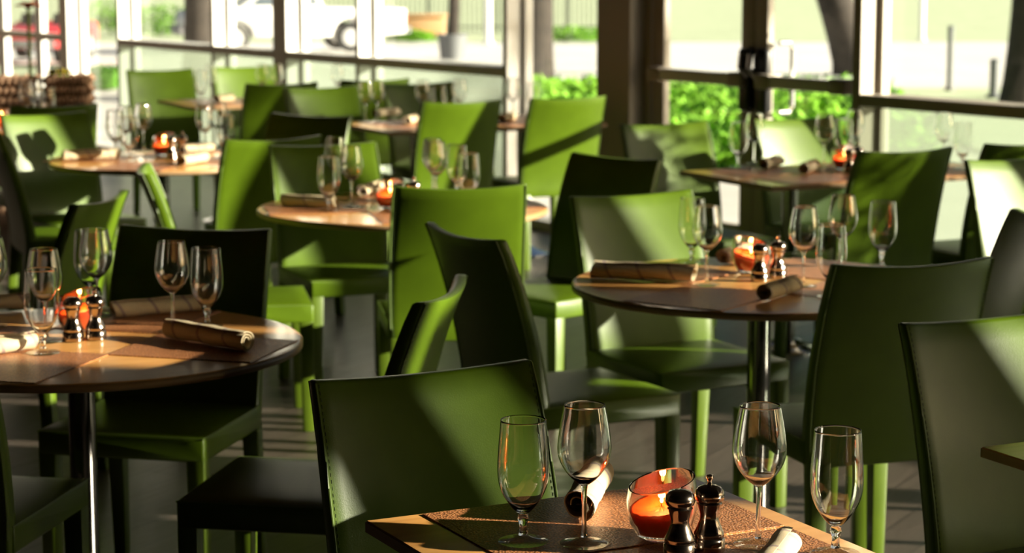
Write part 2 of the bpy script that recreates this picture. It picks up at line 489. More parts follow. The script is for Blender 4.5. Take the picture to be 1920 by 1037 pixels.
# double glass doors
door = wall_empty('door_1')
MB().b2(s_far, s_near, -0.02, DEPTH, HEAD, CEIL).build('lintel', M['plaster_dark'], wall_empty('wall_right'), bevel=0.004)
mullion(door, s_door0, s_of(1180), y0=0.0, y1=0.18, mat='alu_dark', name='door_post')
mullion(door, s_of(1180), s_jamb + 0.07, y0=0.11, y1=DEPTH, mat='alu_dark', name='door_jamb')
dz = 2.25
MB().b2(s_jamb, s_door1, 0.04, DEPTH, dz, dz + 0.08).build('transom_bar', M['alu'], door, bevel=0.004)
MB().b2(s_jamb, s_door1, 0.10, 0.11, dz + 0.08, HEAD).build('transom_pane', M['pane'], door, smooth=False)
MB().b2(s_jamb, s_door1, 0.02, DEPTH, 0.0, 0.02).build('threshold', M['alu'], door)
def leaf(a, b, wl, wr, bar_a, bar_b, latch_s, latch_dir):
    y0, y1 = 0.12, 0.165
    MB().b2(a, a + wl, y0, y1, 0.02, dz).build('stile', M['alu_dark'], door, bevel=0.003)
    MB().b2(b - wr, b, y0, y1, 0.02, dz).build('stile', M['alu_dark'], door, bevel=0.003)
    MB().b2(a + wl, b - wr, y0, y1, 0.02, 0.2).build('bottom_rail', M['alu_dark'], door, bevel=0.003)
    MB().b2(a + wl, b - wr, y0, y1, dz - 0.1, dz).build('top_rail', M['alu_dark'], door, bevel=0.003)
    MB().b2(a + wl, b - wr, 0.14, 0.148, 0.2, dz - 0.1).build('pane', M['pane'], door, smooth=False)
    zb = 1.0
    bar = MB().b2(bar_a, bar_b, 0.025, 0.075, zb - 0.034, zb + 0.034).build('push_bar', M['alu'], door, bevel=0.012, seg=3)
    MB().b2(min(bar_a, bar_b) - 0.02, min(bar_a, bar_b) + 0.10, 0.02, 0.12, zb - 0.04, zb + 0.04).build('bar_end', M['alu_dark'], bar, bevel=0.01)
    MB().b2(max(bar_a, bar_b) - 0.10, max(bar_a, bar_b) + 0.02, 0.02, 0.12, zb - 0.04, zb + 0.04).build('bar_end', M['alu_dark'], bar, bevel=0.01)
    h = MB().b2(latch_s - 0.045, latch_s + 0.045, 0.06, 0.12, zb - 0.17, zb + 0.17).build('latch_case', M['black_metal'], door, bevel=0.02, seg=3)
    MB().tube([(latch_s + latch_dir * 0.03, 0.055, zb + 0.02), (latch_s + latch_dir * 0.03, 0.02, zb + 0.07), (latch_s + latch_dir * 0.03, 0.03, zb + 0.14)], 0.020, 10).build('lever', M['chrome'], h)
    for zz in (-0.24, 0.24):
        MB().lathe([(0.0, 0), (0.009, 0), (0.007, 0.006), (0, 0.008)], 10).build('screw', M['alu_dark'], h)
        h.children[-1].matrix_local = Matrix.Translation((latch_s, 0.12, zb + zz)) @ Matrix.Rotation(math.pi / 2, 4, 'X')
leaf(s_jamb + 0.08, s_doorc - 0.004, 0.10, 0.105, s_of(1222, .05), s_of(1392, .05), s_of(1400, .09), 1)
leaf(s_doorc + 0.004, s_door1 - 0.004, 0.10, 0.045, s_of(1425, .05), s_of(1585, .05), s_of(1432, .09), -1)
# pull handle on the street side
hs = s_of(1470, 0.2)
MB().tube([(hs, 0.165, 0.83), (hs, 0.24, 0.83), (hs + 0.0, 0.26, 0.86), (hs, 0.26, 1.17), (hs, 0.24, 1.20), (hs, 0.165, 1.20)], 0.014, 10).build('pull_handle', M['chrome'], door)

# ------------------------------------------------------------------ outside ground
def ground_poly(name, poly, dz_, mat, ny=10):
    """strip of ground following the slope; poly given as (x, y) corners of a quad in order"""
    b = MB()
    n = ny
    vs, fs = [], []
    for i in range(n + 1):
        t = i / n
        for a, c in ((poly[0], poly[3]), (poly[1], poly[2])):
            x = a[0] + (c[0] - a[0]) * t; y = a[1] + (c[1] - a[1]) * t
            vs.append((x, y, gz(y) + dz_))
    for i in range(n):
        fs.append((2 * i, 2 * i + 1, 2 * i + 3, 2 * i + 2))
    b.add(vs, fs)
    return tag(b.build(name, mat, smooth=False), kind='structure')
ground_poly('ground', [(-60, 37), (90, 37), (90, -15), (-60, -15)], -0.03, M['concrete'], 30)
ground_poly('road', [(-110, 64), (160, 64), (90, 37), (-60, 37)], -0.03, M['asphalt_pale'], 10)
ground_poly('lawn', [(-160, 260), (260, 260), (160, 64), (-110, 64)], -0.03, M['lawn'], 30)
ground_poly('lawn', [(4.8, 36.5), (60, 36.5), (60, 18), (5.0, 22)], -0.0, M['lawn'], 8)
ground_poly('lawn', [(-20, 46), (-9.2, 46), (-7.0, 34), (-14, 34)], 0.0, M['lawn'], 6)

def leaf_cloud(n, boxf, size, flat=0.5):
    vs, fs = [], []
    for _ in range(n):
        p = boxf()
        a = random.uniform(0, 2 * math.pi)
        s = size * random.uniform(0.6, 1.3)
        d = Vector((math.cos(a), math.sin(a), random.uniform(0.1, 1.2))).normalized()
        w = d.cross(Vector((random.uniform(-.5, .5), random.uniform(-.5, .5), 1))).normalized()
        k = len(vs)
        vs += [p, p + d * s * 0.5 + w * s * 0.28, p + d * s, p + d * s * 0.5 - w * s * 0.28]
        fs.append((k, k + 1, k + 2, k + 3))
    b = MB(); b.add(vs, fs)
    return b

def bed(n, x0, x1, y0, y1, h):
    def f():
        y = random.uniform(y0, y1); x = random.uniform(x0, x1) * (y / y0) ** 0.6
        e = min(1.0, (y - y0) / 0.8)
        return Vector((x, y, gz(y) + random.uniform(0.0, h) * (0.4 + 0.6 * e)))
    return f
ground_poly('planting_soil', [(0.05, 31), (4.9, 31), (4.2, 20), (0.1, 20)], -0.01, plain('soil', (0.07, 0.10, 0.03), 0.9), 6)
g = leaf_cloud(26000, bed(0, 0.12, 4.0, 20.2, 30.5, 0.42), 0.14).build('ground_cover', M['leaf_light'], smooth=False)
tag(g, 'bright green leafy ground cover growing outside the glass doors', 'plants', kind='stuff')

def tree(px, py, y, r, lean=(0, 0), label='', h=5.5, flare=1.5, crown=True, cr=2.3, ch=1.5, cn=2600):
    base = at_depth(px, py, y); base.z = gz(y)
    root = empty('street_tree', base)
    tag(root, label, 'tree', 'trees outside the windows')
    pts, rs = [], []
    for i in range(13):
        t = i / 12
        pts.append((lean[0] * t * h + 0.05 * math.sin(5 * t), lean[1] * t * h, -0.15 + t * h))
        rs.append(r * (1 - 0.35 * t) * (1 + (flare - 1) * math.exp(-t * h / 0.35)))
    b = MB(); b.tube(pts, rs, 18)
    top = Vector(pts[-1])
    for k in range(4):
        a = k * 1.6 + 0.4
        d = Vector((math.cos(a) * cr / 2.6, math.sin(a) * cr / 2.6, 0.8))
        b.tube([top - Vector((0, 0, 0.6)), top + d * 0.8, top + d * 1.8], [r * 0.5, r * 0.35, r * 0.18], 8)
    b.build('trunk', M['bark'], root)
    if crown:
        def f():
            while True:
                q = Vector((random.uniform(-1, 1), random.uniform(-1, 1), random.uniform(-1, 1)))
                if 0.35 < q.length < 1: break
            return top + Vector((q.x * cr, q.y * cr, ch * 1.2 + q.z * ch))
        leaf_cloud(cn, f, 0.3).build('crown', M['leaf'], root, smooth=False)['kind'] = 'stuff'
    return root
tree(368, 110, 33, 0.23, (0.0, 0), 'thick dark tree trunk standing beside the white pickup truck outside')
tree(995, 190, 33, 0.30, (0.01, 0), 'slim dark tree trunk rising from the ground cover next to the broad post', flare=1.7)
tree(1612, 132, 42, 0.37, (-0.36, 0), 'leaning brown tree trunk seen through the glass door with the pull handle')
tree(1914, 190, 31, 0.29, (0.03, 0.02), 'broad mossy tree trunk standing on the lawn past the frosted panel', flare=1.25)
t5 = tree(846, 66, 49, 0.14, (0.0, 0), 'young pale tree growing out of the grey tub', h=4.0, flare=1.0)

# tub under the young tree
p = at_ground(848, 110)
tb = empty('tree_tub', p)
tag(tb, 'round grey planter tub holding the young tree by the road', 'planter')
MB().lathe([(0.0, 0), (0.27, 0), (0.33, 0.5), (0.35, 0.52), (0.35, 0.56), (0.31, 0.56), (0.30, 0.5), (0.0, 0.5)], 28).build('tub', M['grey_tub'], tb)
MB().lathe([(0.0, 0.515), (0.30, 0.505)], 20).build('soil', M['bark'], tb)
t5.location = (p.x, p.y, p.z + 0.5)

# peach coloured raised bed and shrubs
p = at_ground(790, 68)
rb = empty('raised_bed', p)
tag(rb, 'low peach coloured raised bed with green plants in front', 'planter')
MB().b2(-0.75, 0.75, -0.3, 0.3, 0, 0.62).build('bed_wall', M['peach'], rb, bevel=0.03)
MB().b2(-0.82, 0.82, -0.36, 0.36, 0.62, 0.70).build('coping', M['peach'], rb, bevel=0.02)
def shrub(px, py, rx, ry, h, label, mat='leaf_light', n=900, size=0.14, name='shrub'):
    p = at_ground(px, py)
    root = empty(name, p)
    tag(root, label, 'shrub', 'shrubs outside the windows')
    def f():
        a = random.uniform(0, 2 * math.pi); q = math.sqrt(random.random())
        return Vector((rx * q * math.cos(a), ry * q * math.sin(a), random.uniform(0, h) * (1 - 0.4 * q * q)))
    leaf_cloud(n, f, size).build('foliage', M[mat], root, smooth=False)['kind'] = 'stuff'
    b = MB()
    for k in range(4):
        a = k * 1.57
        b.tube([(0, 0, 0), (rx * 0.4 * math.cos(a), ry * 0.4 * math.sin(a), h * 0.7)], [0.015, 0.006], 6)
    b.build('stem', M['bark'], root)
    return root
shrub(770, 78, 0.7, 0.3, 0.32, 'loose green plants in front of the peach raised bed')
shrub(1060, 78, 1.6, 0.5, 0.4, 'row of low green plants by the black picket fence', n=1500)
shrub(300, 66, 1.7, 0.6, 1.0, 'bushy green shrub beyond the paving next to the thick tree trunk', n=1800)
shrub(203, 55, 1.4, 0.6, 1.1, 'pale green shrub at the far end of the street', n=1200)
col = tree(960, 100, 9.0, 0.16, (0, 0), 'slender tree on the lawn past the picture edge', h=4.8, crown=True, cr=1.2, ch=1.35, cn=520)  # unseen tree added to thin the sun on the far chairs
col.location = (18.5, 9.85, gz(9.85))
hw = wpt(7.15, 0.9)
shade_hedge = empty('hedge', (hw.x, hw.y, gz(hw.y)), WANG)  # unseen hedge added to break up low sun
tag(shade_hedge, 'long clipped hedge along the windows past the picture edge', 'hedge')
hb = MB()
for k in range(9):
    x = -1.2 + 0.21 * k
    hb.tube([(x, 0, -0.1), (x + 0.05, 0.03, 0.8), (x - 0.04, -0.03, 1.5), (x + 0.03, 0, 2.0)], [0.014, 0.012, 0.008, 0.004], 6)
o = hb.build('stems', M['bark'], shade_hedge); o['kind'] = 'stuff'
leaf_cloud(15000, lambda: Vector((random.uniform(-1.30, .60), random.uniform(-.17, .17), random.uniform(.05, 2.12))), 0.05).build('foliage', M['leaf'], shade_hedge, smooth=False)['kind'] = 'stuff'
# clipped hedge
p = at_ground(200, 166)
hd = empty('hedge', p)
tag(hd, 'clipped dark green box hedge on the paving', 'hedge')
MB().b2(-0.20, 0.20, -0.3, 0.3, 0.0, 0.33).build('hedge_core', M['leaf'], hd, bevel=0.05)
leaf_cloud(1500, lambda: Vector((random.uniform(-.24, .24), random.uniform(-.34, .34), random.uniform(.02, .36))), 0.06).build('foliage', M['leaf'], hd, smooth=False)['kind'] = 'stuff'

# fence
fy = 74.0
fx0, fx1 = -7.5, 4.2
fn = empty('picket_fence', (0, fy, gz(fy)))
tag(fn, 'thin black metal picket fence far across the road', 'fence')
b = MB(); x = fx0
while x < fx1:
    b.b2(x - 0.012, x + 0.012, -0.012, 0.012, 0, 1.6); x += 0.16
b.build('pickets', M['black_metal'], fn, smooth=False)['kind'] = 'stuff'
for z in (0.18, 1.45):
    MB().b2(fx0, fx1, -0.02, 0.02, z, z + 0.04).build('fence_rail', M['black_metal'], fn, smooth=False)
x = fx0
while x <= fx1 + 0.01:
    MB().b2(x - 0.035, x + 0.035, -0.035, 0.035, 0, 1.7).build('fence_post', M['black_metal'], fn, smooth=False); x += 2.34

# posts and bollards
def post(px, py, r, h, mat, label, cap=True):
    p = at_ground(px, py)
    root = empty('street_post', p)
    tag(root, label, 'post')
    MB().lathe([(0, 0), (r * 1.7, 0), (r * 1.7, 0.05), (r, 0.06), (r, h), (0, h)], 16).build('pole', M[mat], root)
    MB().lathe([(0, h), (r * 1.15, h), (r * 1.15, h + 0.03), (0, h + 0.06)], 16).build('cap', M[mat], root)
post(915, 82, 0.10, 2.6, 'white_paint', 'white post standing by the road next to the young tree')
post(1728, 76, 0.09, 2.6, 'white_paint', 'white lamp post across the pale road')
post(1780, 170, 0.05, 1.0, 'grey_tub', 'slim grey post planted in the near lawn')
post(1863, 184, 0.07, 0.55, 'grey_tub', 'short grey bollard on the lawn beside the mossy trunk')
post(1655, 66, 0.07, 2.4, 'white_paint', 'white post beyond the road seen over the rail')

def car_wheel(parent, x, y, r, w):
    g = MB().lathe([(r * 0.6, -w / 2), (r * 0.95, -w / 2), (r, -w / 3), (r, w / 3), (r * 0.95, w / 2), (r * 0.6, w / 2)], 24, closed=True).build('tyre', M['tyre'], parent)
    g.matrix_local = Matrix.Translation((x, y, r)) @ Matrix.Rotation(math.pi / 2, 4, 'X')
    h = MB().lathe([(0, -w / 2.2), (r * 0.3, -w / 2.0), (r * 0.62, -w / 2.6), (r * 0.62, w / 2.6), (r * 0.3, w / 2.0), (0, w / 2.2)], 20).build('hub', M['hub'], g)

def extrude_profile(prof, y0, y1, inset=0.0):
    n = len(prof)
    vs = [(x, y0, z) for x, z in prof] + [(x, y1, z) for x, z in prof]
    fs = [tuple(range(n)), tuple(range(2 * n - 1, n - 1, -1))] + [(i, (i + 1) % n, n + (i + 1) % n, n + i) for i in range(n)]
    b = MB(); b.add(vs, fs); return b

# white pickup truck (x forward)
pr = at_ground(645, 95); rear = Vector((pr.x, pr.y))
fwd = Vector((-0.95, -0.27)).normalized()
WB = 2.9
org = rear + fwd * (WB / 2)
tk = empty('pickup_truck', (org.x, org.y, gz(org.y)), math.atan2(fwd.y, fwd.x))
tag(tk, 'white pickup truck parked on the pale road outside', 'truck')
def arch(cx, r, n=10):
    return [(cx + r * math.cos(a), 0.38 + r * math.sin(a)) for a in [math.pi * i / n for i in range(n + 1)]]
ra, fa = arch(-WB / 2, 0.47), arch(WB / 2, 0.47)
low = [(-2.85, 0.45)] + list(reversed(ra)) + list(reversed(fa)) + [(2.65, 0.45)]
low = [(-2.85, 0.45)] + ra[::-1] + fa[::-1] + [(2.65, 0.45)]
topl = [(2.7, 0.8), (2.6, 1.02), (1.35, 1.12), (-0.75, 1.1), (-2.85, 1.06)]
extrude_profile(low + topl, -0.93, 0.93).build('body', M['white_paint'], tk, bevel=0.03, smooth=True)
extrude_profile([(1.30, 1.10), (0.62, 1.72), (-0.55, 1.76), (-0.80, 1.10)], -0.82, 0.82).build('cab', M['white_paint'], tk, bevel=0.05)
for sy in (-1, 1):
    extrude_profile([(1.02, 1.16), (0.55, 1.64), (0.10, 1.66), (0.10, 1.16)], sy * 0.80, sy * 0.835).build('side_window', M['car_glass'], tk, smooth=False)
    extrude_profile([(0.02, 1.16), (0.02, 1.66), (-0.48, 1.67), (-0.66, 1.16)], sy * 0.80, sy * 0.835).build('side_window', M['car_glass'], tk, smooth=False)
wsb = MB(); wsb.add([(1.235, -0.72, 1.17), (1.235, 0.72, 1.17), (0.69, 0.66, 1.675), (0.69, -0.66, 1.675)], [(0, 1, 2, 3)])
wsb.add([(1.225, -0.72, 1.15), (1.225, 0.72, 1.15), (0.67, 0.66, 1.67), (0.67, -0.66, 1.67)], [(3, 2, 1, 0)])
wsb.build('windscreen', M['car_glass'], tk, smooth=False)
MB().b2(-2.98, -2.84, -0.9, 0.9, 0.45, 0.62).build('bumper', M['bumper'], tk, bevel=0.02)
MB().b2(2.62, 2.80, -0.9, 0.9, 0.45, 0.66).build('bumper', M['bumper'], tk, bevel=0.02)
for sx in (-WB / 2, WB / 2):
    for sy in (-0.82, 0.82):
        car_wheel(tk, sx, sy, 0.37, 0.24)
for sy in (-0.8, 0.8):
    MB().b2(-2.88, -2.83, sy - 0.08, sy + 0.08, 0.72, 1.0).build('tail_lamp', M['lens_red'], tk, smooth=False)

# red car
p = at_ground(40, 122)
rc = empty('red_car', (p.x, p.y + 2.0, gz(p.y)), math.radians(-90 - 2))
tag(rc, 'low open red car parked beyond the windows behind the woven planters', 'car')
ra, fa = arch(-1.25, 0.36), arch(1.25, 0.36)
ra = [(x, z - 0.06) for x, z in ra]; fa = [(x, z - 0.06) for x, z in fa]
extrude_profile([(-2.0, 0.35)] + ra[::-1] + fa[::-1] + [(2.0, 0.35), (2.05, 0.55), (1.85, 0.72), (1.0, 0.80), (0.6, 0.80), (0.5, 0.66), (-0.9, 0.66), (-1.05, 0.82), (-1.7, 0.82), (-2.0, 0.76)], -0.84, 0.84).build('body', M['red_paint'], rc, bevel=0.05)
for sy in (-0.36, 0.36):
    extrude_profile([(-0.15, 0.62), (-0.55, 0.62), (-0.75, 1.0), (-0.62, 1.02), (-0.45, 0.74), (-0.15, 0.72)], sy - 0.22, sy + 0.22).build('seat', M['tyre'], rc, bevel=0.04)
b = MB(); b.add([(0.95, -0.62, 0.80), (0.95, 0.62, 0.80), (0.62, 0.56, 1.02), (0.62, -0.56, 1.02)], [(0, 1, 2, 3)])
b.add([(0.92, -0.62, 0.79), (0.92, 0.62, 0.79), (0.59, 0.56, 1.01), (0.59, -0.56, 1.01)], [(3, 2, 1, 0)]); b.build('windscreen', M['car_glass'], rc, smooth=False)
for sx in (-1.25, 1.25):
    for sy in (-0.74, 0.74):
        car_wheel(rc, sx, sy, 0.31, 0.2)
for sy in (-0.6, 0.6):
    MB().lathe([(0, 0), (0.09, 0), (0.07, 0.05), (0, 0.06)], 14).build('head_lamp', M['hub'], rc)
    rc.children[-1].matrix_local = Matrix.Translation((1.98, sy, 0.66)) @ Matrix.Rotation(math.pi / 2, 4, 'Y')
MB().b2(2.0, 2.09, -0.78, 0.78, 0.36, 0.52).build('bumper', M['bumper'], rc, bevel=0.02)

# ------------------------------------------------------------------ chair
def chair_proto():
    root = empty('dining_chair')
    NU, NV = 14, 12
    H0, H1 = 0.385, 0.925
    def surf(u, v, side):
        z = H0 + (H1 - H0) * v
        t = max(0.0, (z - 0.46) / (H1 - 0.46))
        lean = 0.125 * (0.42 * t + 0.58 * t * t)
        bow = 0.026 * (1 - u * u) * min(1.0, 0.2 + v)
        th = 0.042 - 0.014 * v
        hw = 0.222 + 0.006 * math.sin(math.pi * v)
        if v > 0.999:
            pass
        z -= 0.013 * (1 - u * u) * v ** 3
        y = -lean - bow + side * th / 2 + 0.013
        return Vector((u * hw, y, z))
    b = MB(); vs, fs = [], []
    idx = {}
    for side in (1, -1):
        for j in range(NV + 1):
            for i in range(NU + 1):
                idx[(side, i, j)] = len(vs)
                vs.append(surf(-1 + 2 * i / NU, j / NV, side))
    for side in (1, -1):
        for j in range(NV):
            for i in range(NU):
                q = (idx[(side, i, j)], idx[(side, i + 1, j)], idx[(side, i + 1, j + 1)], idx[(side, i, j + 1)])
                fs.append(q)
    for j in range(NV):
        for i in (0, NU):
            fs.append((idx[(1, i, j)], idx[(-1, i, j)], idx[(-1, i, j + 1)], idx[(1, i, j + 1)]))
    for i in range(NU):
        for j in (0, NV):
            fs.append((idx[(1, i, j)], idx[(1, i + 1, j)], idx[(-1, i + 1, j)], idx[(-1, i, j)]))
    b.add(vs, fs)
    back = b.build('backrest', M['leather'], root, bevel=0.006, seg=2, angle=50)
    for sgn in (-1, 1):
        for side in (1, -1):
            pts = []
            for j in range(1, NV + 1):
                p = surf(sgn * 0.985, j / NV, side)
                pts.append(p + Vector((0, side * 0.0004, -0.004 if j == NV else 0)))
            MB().tube(pts, 0.0021, 6).build('seam', M['seam'], back)
    sb = MB()
    for sgn in (-1, 1):
        for side in (1, -1):
            for j in range(46):
                p = surf(sgn * 0.955, (j + 1.0) / 47, side); q = surf(sgn * 0.955, (j + 1.55) / 47, side)
                sb.tube([p + Vector((0, side * 0.0003, 0)), q + Vector((0, side * 0.0003, 0))], 0.0008, 4, cap=False)
    sb.build('stitching', M['thread'], back, smooth=False)['kind'] = 'stuff'
    # seat
    b = MB(); n = 8; vs, fs = [], []
    W_, Y0, Y1, Z0, Z1 = 0.228, 0.012, 0.452, 0.392, 0.456
    for j in range(n + 1):
        for i in range(n + 1):
            u, v = -1 + 2 * i / n, -1 + 2 * j / n
            vs.append((W_ * u, (Y0 + Y1) / 2 + (Y1 - Y0) / 2 * v, Z1 + 0.008 * (1 - u ** 4) * (1 - v ** 4)))
    for j in range(n):
        for i in range(n):
            k = j * (n + 1) + i
            fs.append((k, k + 1, k + n + 2, k + n + 1))
    base = len(vs)
    vs += [(-W_, Y0, Z0), (W_, Y0, Z0), (W_, Y1, Z0), (-W_, Y1, Z0)]
    fs.append((base + 3, base + 2, base + 1, base))
    fs.append(tuple([base, base + 1] + [n - i for i in range(n + 1)]))
    fs.append(tuple([base + 2, base + 3] + [n * (n + 1) + i for i in range(n + 1)]))
    fs.append(tuple([base + 3, base] + [j * (n + 1) for j in range(n + 1)]))
    fs.append(tuple([base + 1, base + 2] + [(n - j) * (n + 1) + n for j in range(n + 1)]))
    b.add(vs, fs)
    seat = b.build('seat', M['leather'], root, bevel=0.007, seg=2, angle=50)
    MB().tube([(-W_ + .006, Y1 - .004, Z1 - 0.002), (W_ - .006, Y1 - .004, Z1 - 0.002)], 0.0022, 6).build('seam', M['seam'], seat)
    for sgn in (-1, 1):
        MB().tube([(sgn * (W_ - .003), Y0, Z1 - 0.002), (sgn * (W_ - .003), Y1, Z1 - 0.002)], 0.0022, 6).build('seam', M['seam'], seat)
    for sx in (-1, 1):
        bl = MB(); bl.add([(sx * 0.205 + dx * 0.019, 0.43 + dy * 0.019, 0) for dx, dy in ((-1, -1), (1, -1), (1, 1), (-1, 1))] +
                          [(sx * 0.203 + dx * 0.024, 0.427 + dy * 0.024, 0.40) for dx, dy in ((-1, -1), (1, -1), (1, 1), (-1, 1))],
                          [(3, 2, 1, 0), (4, 5, 6, 7), (0, 1, 5, 4), (1, 2, 6, 5), (2, 3, 7, 6), (3, 0, 4, 7)])
        bl.build('leg', M['leather_edge'], root, bevel=0.004)
        bl = MB(); bl.add([(sx * 0.203 + dx * 0.018, -0.02 + dy * 0.018, 0) for dx, dy in ((-1, -1), (1, -1), (1, 1), (-1, 1))] +
                          [(sx * 0.198 + dx * 0.024, 0.006 + dy * 0.022, 0.40) for dx, dy in ((-1, -1), (1, -1), (1, 1), (-1, 1))],
                          [(3, 2, 1, 0), (4, 5, 6, 7), (0, 1, 5, 4), (1, 2, 6, 5), (2, 3, 7, 6), (3, 0, 4, 7)])
        bl.build('leg', M['leather_edge'], root, bevel=0.004)
    return root

GRID_F = Vector((0.445, -0.895)).normalized()      # far side chairs of the square tables face this way
ZT = 0.918
chair0 = chair_proto()
first = [True]
def chair_root(root_xy, f, label):
    if first[0]:
        o = chair0; first[0] = False
    else:
        o = copy_tree(chair0)
    o.location = (root_xy[0], root_xy[1], 0)
    o.rotation_euler = (0, 0, math.atan2(f[1], f[0]) - math.pi / 2)
    tag(o, label, 'chair', 'green leather dining chairs')
    return o
def chair(L, R, mode, label, f=None, pull=0.0, keep=None):
    """L, R: the two top corners in the photograph; mode: which face of the back shows"""
    a, b_ = at(L[0], L[1], ZT), at(R[0], R[1], ZT)
    a, b_ = Vector((a.x, a.y)), Vector((b_.x, b_.y))
    e = (b_ - a).normalized()
    if f is None:
        f = Vector((e.y, -e.x)) if mode == 'front' else Vector((-e.y, e.x))
    f = Vector(f).normalized()
    e2 = Vector((-f.y, f.x)) if mode == 'front' else Vector((f.y, -f.x))
    if keep == 'L': c = a + e2 * 0.222
    elif keep == 'R': c = b_ - e2 * 0.222
    else: c = (a + b_) / 2
    root = c + f * (0.112 + pull)
    return chair_root(root, f, label)

# round left table
chair((585, 720), (992, 680), 'front', 'green leather chair pushed up to the front square table, back facing us broadly')
chair((780, 577), (870, 515), 'back', 'green chair turned sideways, its seat reaching to the round table with the striped napkins')
chair((215, 425), (520, 434), 'front', 'shadowed almost black chair behind the round table with the striped napkins')
chair_root((-1.30, 4.61), (0.18, 0.98), 'chair of which only the seat shows below the round table with striped napkins')
chair((137, 388), (235, 358), 'back', 'green chair seen edge on behind the tall wine glasses and the woven mat')
# right round table
chair((813, 422), (932, 452), 'back', 'dark chair turned away with its seat beside the round table under the brown napkin')
chair((1065, 372), (1298, 358), 'front', 'chair with a bright sunlit patch on its backrest')
chair((1900, 393), (1990, 430), 'front', 'dark brownish chair cut by the picture edge above the shaded chair')
chair((1560, 500), (1860, 485), 'back', 'black shaded chair back hiding the near rim of the round table with the brown napkin')
# middle round table
chair((735, 352), (988, 348), 'back', 'lime lit chair back hiding the near side of the middle round table')
chair((503, 275), (705, 268), 'front', 'green chair facing us across the middle round table')
chair((1100, 290), (1213, 300), 'front', 'brownish dark chair back standing between the middle round table and the broad post')
chair_root((-1.18, 7.72), (0.985, 0.17), 'narrow looking chair seen edge on, its seat under the middle round table')
# rear left round table
chair((408, 262), (588, 253), 'back', 'lime green chair back standing in front of the rear round table', pull=-0.07)
chair((500, 217), (625, 222), 'front', 'small black looking chair back between two green ones by the rear round table', pull=-0.10)
chair((-60, 236), (23, 250), 'back', 'black chair with a thin green rim cut by the picture edge', f=(0.93, 0.37), keep='R', pull=-0.06)
chair((22, 219), (163, 212), 'front', 'brightest yellow green chair with a shadow on its backrest', pull=-0.06)
chair((25, 200), (177, 195), 'back', 'dark green chair back directly behind the brightest yellow green chair', f=(-0.445, 0.895))
# long table by the glass doors
chair((1192, 238), (1340, 233), 'front', 'pale sage green chair beside the broad post at the table by the glass doors', f=GRID_F, pull=-0.10)
chair((1430, 228), (1545, 218), 'front', 'chair with a diagonal shadow edge in front of the glass door with the pull handle', f=GRID_F)
chair((1615, 287), (1777, 276), 'back', 'deep green chair back covering the near edge of the table by the glass doors', f=-GRID_F)
chair((1848, 272), (1965, 262), 'back', 'mostly hidden green chair behind the pale chair by the frosted panel', f=-GRID_F, keep='L')
chair((1810, 303), (1960, 296), 'front', 'pale lit chair by the frosted panel, cut by the picture edge', f=(0.42, -0.907), keep='L')
# near table at the picture edge
chair((1690, 612), (2030, 590), 'front', 'large green chair in half shade behind the table corner at the picture edge', f=GRID_F, keep='L')
# long table by the frosted windows
chair((545, 168), (668, 162), 'front', 'grey green chair facing us at the far side of the table before the frosted windows', f=GRID_F, pull=-0.05)
chair((728, 160), (838, 153), 'front', 'green chair partly hidden by wine glasses at the table before the frosted windows', f=GRID_F)
chair((790, 192), (925, 187), 'back', 'green chair back with its lower corner lit, before the frosted windows', f=-GRID_F, pull=-0.05)
chair((985, 185), (1112, 178), 'back', 'yellow green chair with a curved shadow line on its back', f=-GRID_F, pull=-0.10)
# farthest table
chair((247, 135), (363, 130), 'front', 'dull green chair standing alone before the frosted pane at the farthest table', f=GRID_F, pull=-0.08)
chair((412, 128), (500, 122), 'front', 'far chair with a lit yellow corner behind the farthest table', f=GRID_F)
chair((465, 160), (590, 153), 'back', 'dark chair back covering the near side of the farthest table', f=-GRID_F)
chair((645, 153), (760, 146), 'back', 'chair of which only the dark top strip shows above the wine glasses', f=-GRID_F)

# ------------------------------------------------------------------ tables
TH = 0.75
def rot2(v, a): return Vector((v[0] * math.cos(a) - v[1] * math.sin(a), v[0] * math.sin(a) + v[1] * math.cos(a)))

def base_parts(root, h, th, off=(0, 0)):
    ox, oy = off
    MB().lathe([(0, 0.012), (0.15, 0.0), (0.15, 0.008), (0.12, 0.020), (0.08, 0.032), (0.05, 0.05), (0.0, 0.05)], 36, (ox, oy, 0)).build('base', M['chrome'], root)
    MB().lathe([(0.0, 0.04), (0.033, 0.04), (0.033, h - th), (0.0, h - th)], 20, (ox, oy, 0)).build('column', M['dark_chrome'], root)
    MB().b2(ox - 0.16, ox + 0.16, oy - 0.16, oy + 0.16, h - th - 0.012, h - th).build('mount_plate', M['black_metal'], root)

def round_table(px, py, r, label):
    c = at(px, py, TH)
    root = empty('round_table', (c.x, c.y, 0), 0.46)
    tag(root, label, 'table', 'round tables')
    th = 0.024
    top = MB().lathe([(0, TH - th + .001), (r - 0.02, TH - th), (r - 0.006, TH - th + 0.006), (r, TH - 0.006), (r - 0.005, TH - 0.001), (r - 0.02, TH), (0, TH)], 96).build('tabletop', M['table_wood'], root, angle=30, merge=1e-6)
    MB().lathe([(r - 0.004, TH - th + 0.003), (r + 0.001, TH - th + 0.006), (r + 0.0015, TH - 0.006), (r - 0.003, TH - 0.003)], 96, closed=True).build('edge_band', M['edge_wood'], top, angle=60)
    base_parts(root, TH, th)
    return root, Vector((c.x, c.y))
GA = math.atan2(0.445, 0.895)
GE, GD = Vector((math.cos(GA), math.sin(GA))), Vector((math.sin(GA), -math.cos(GA)))   # along the row, towards the viewer
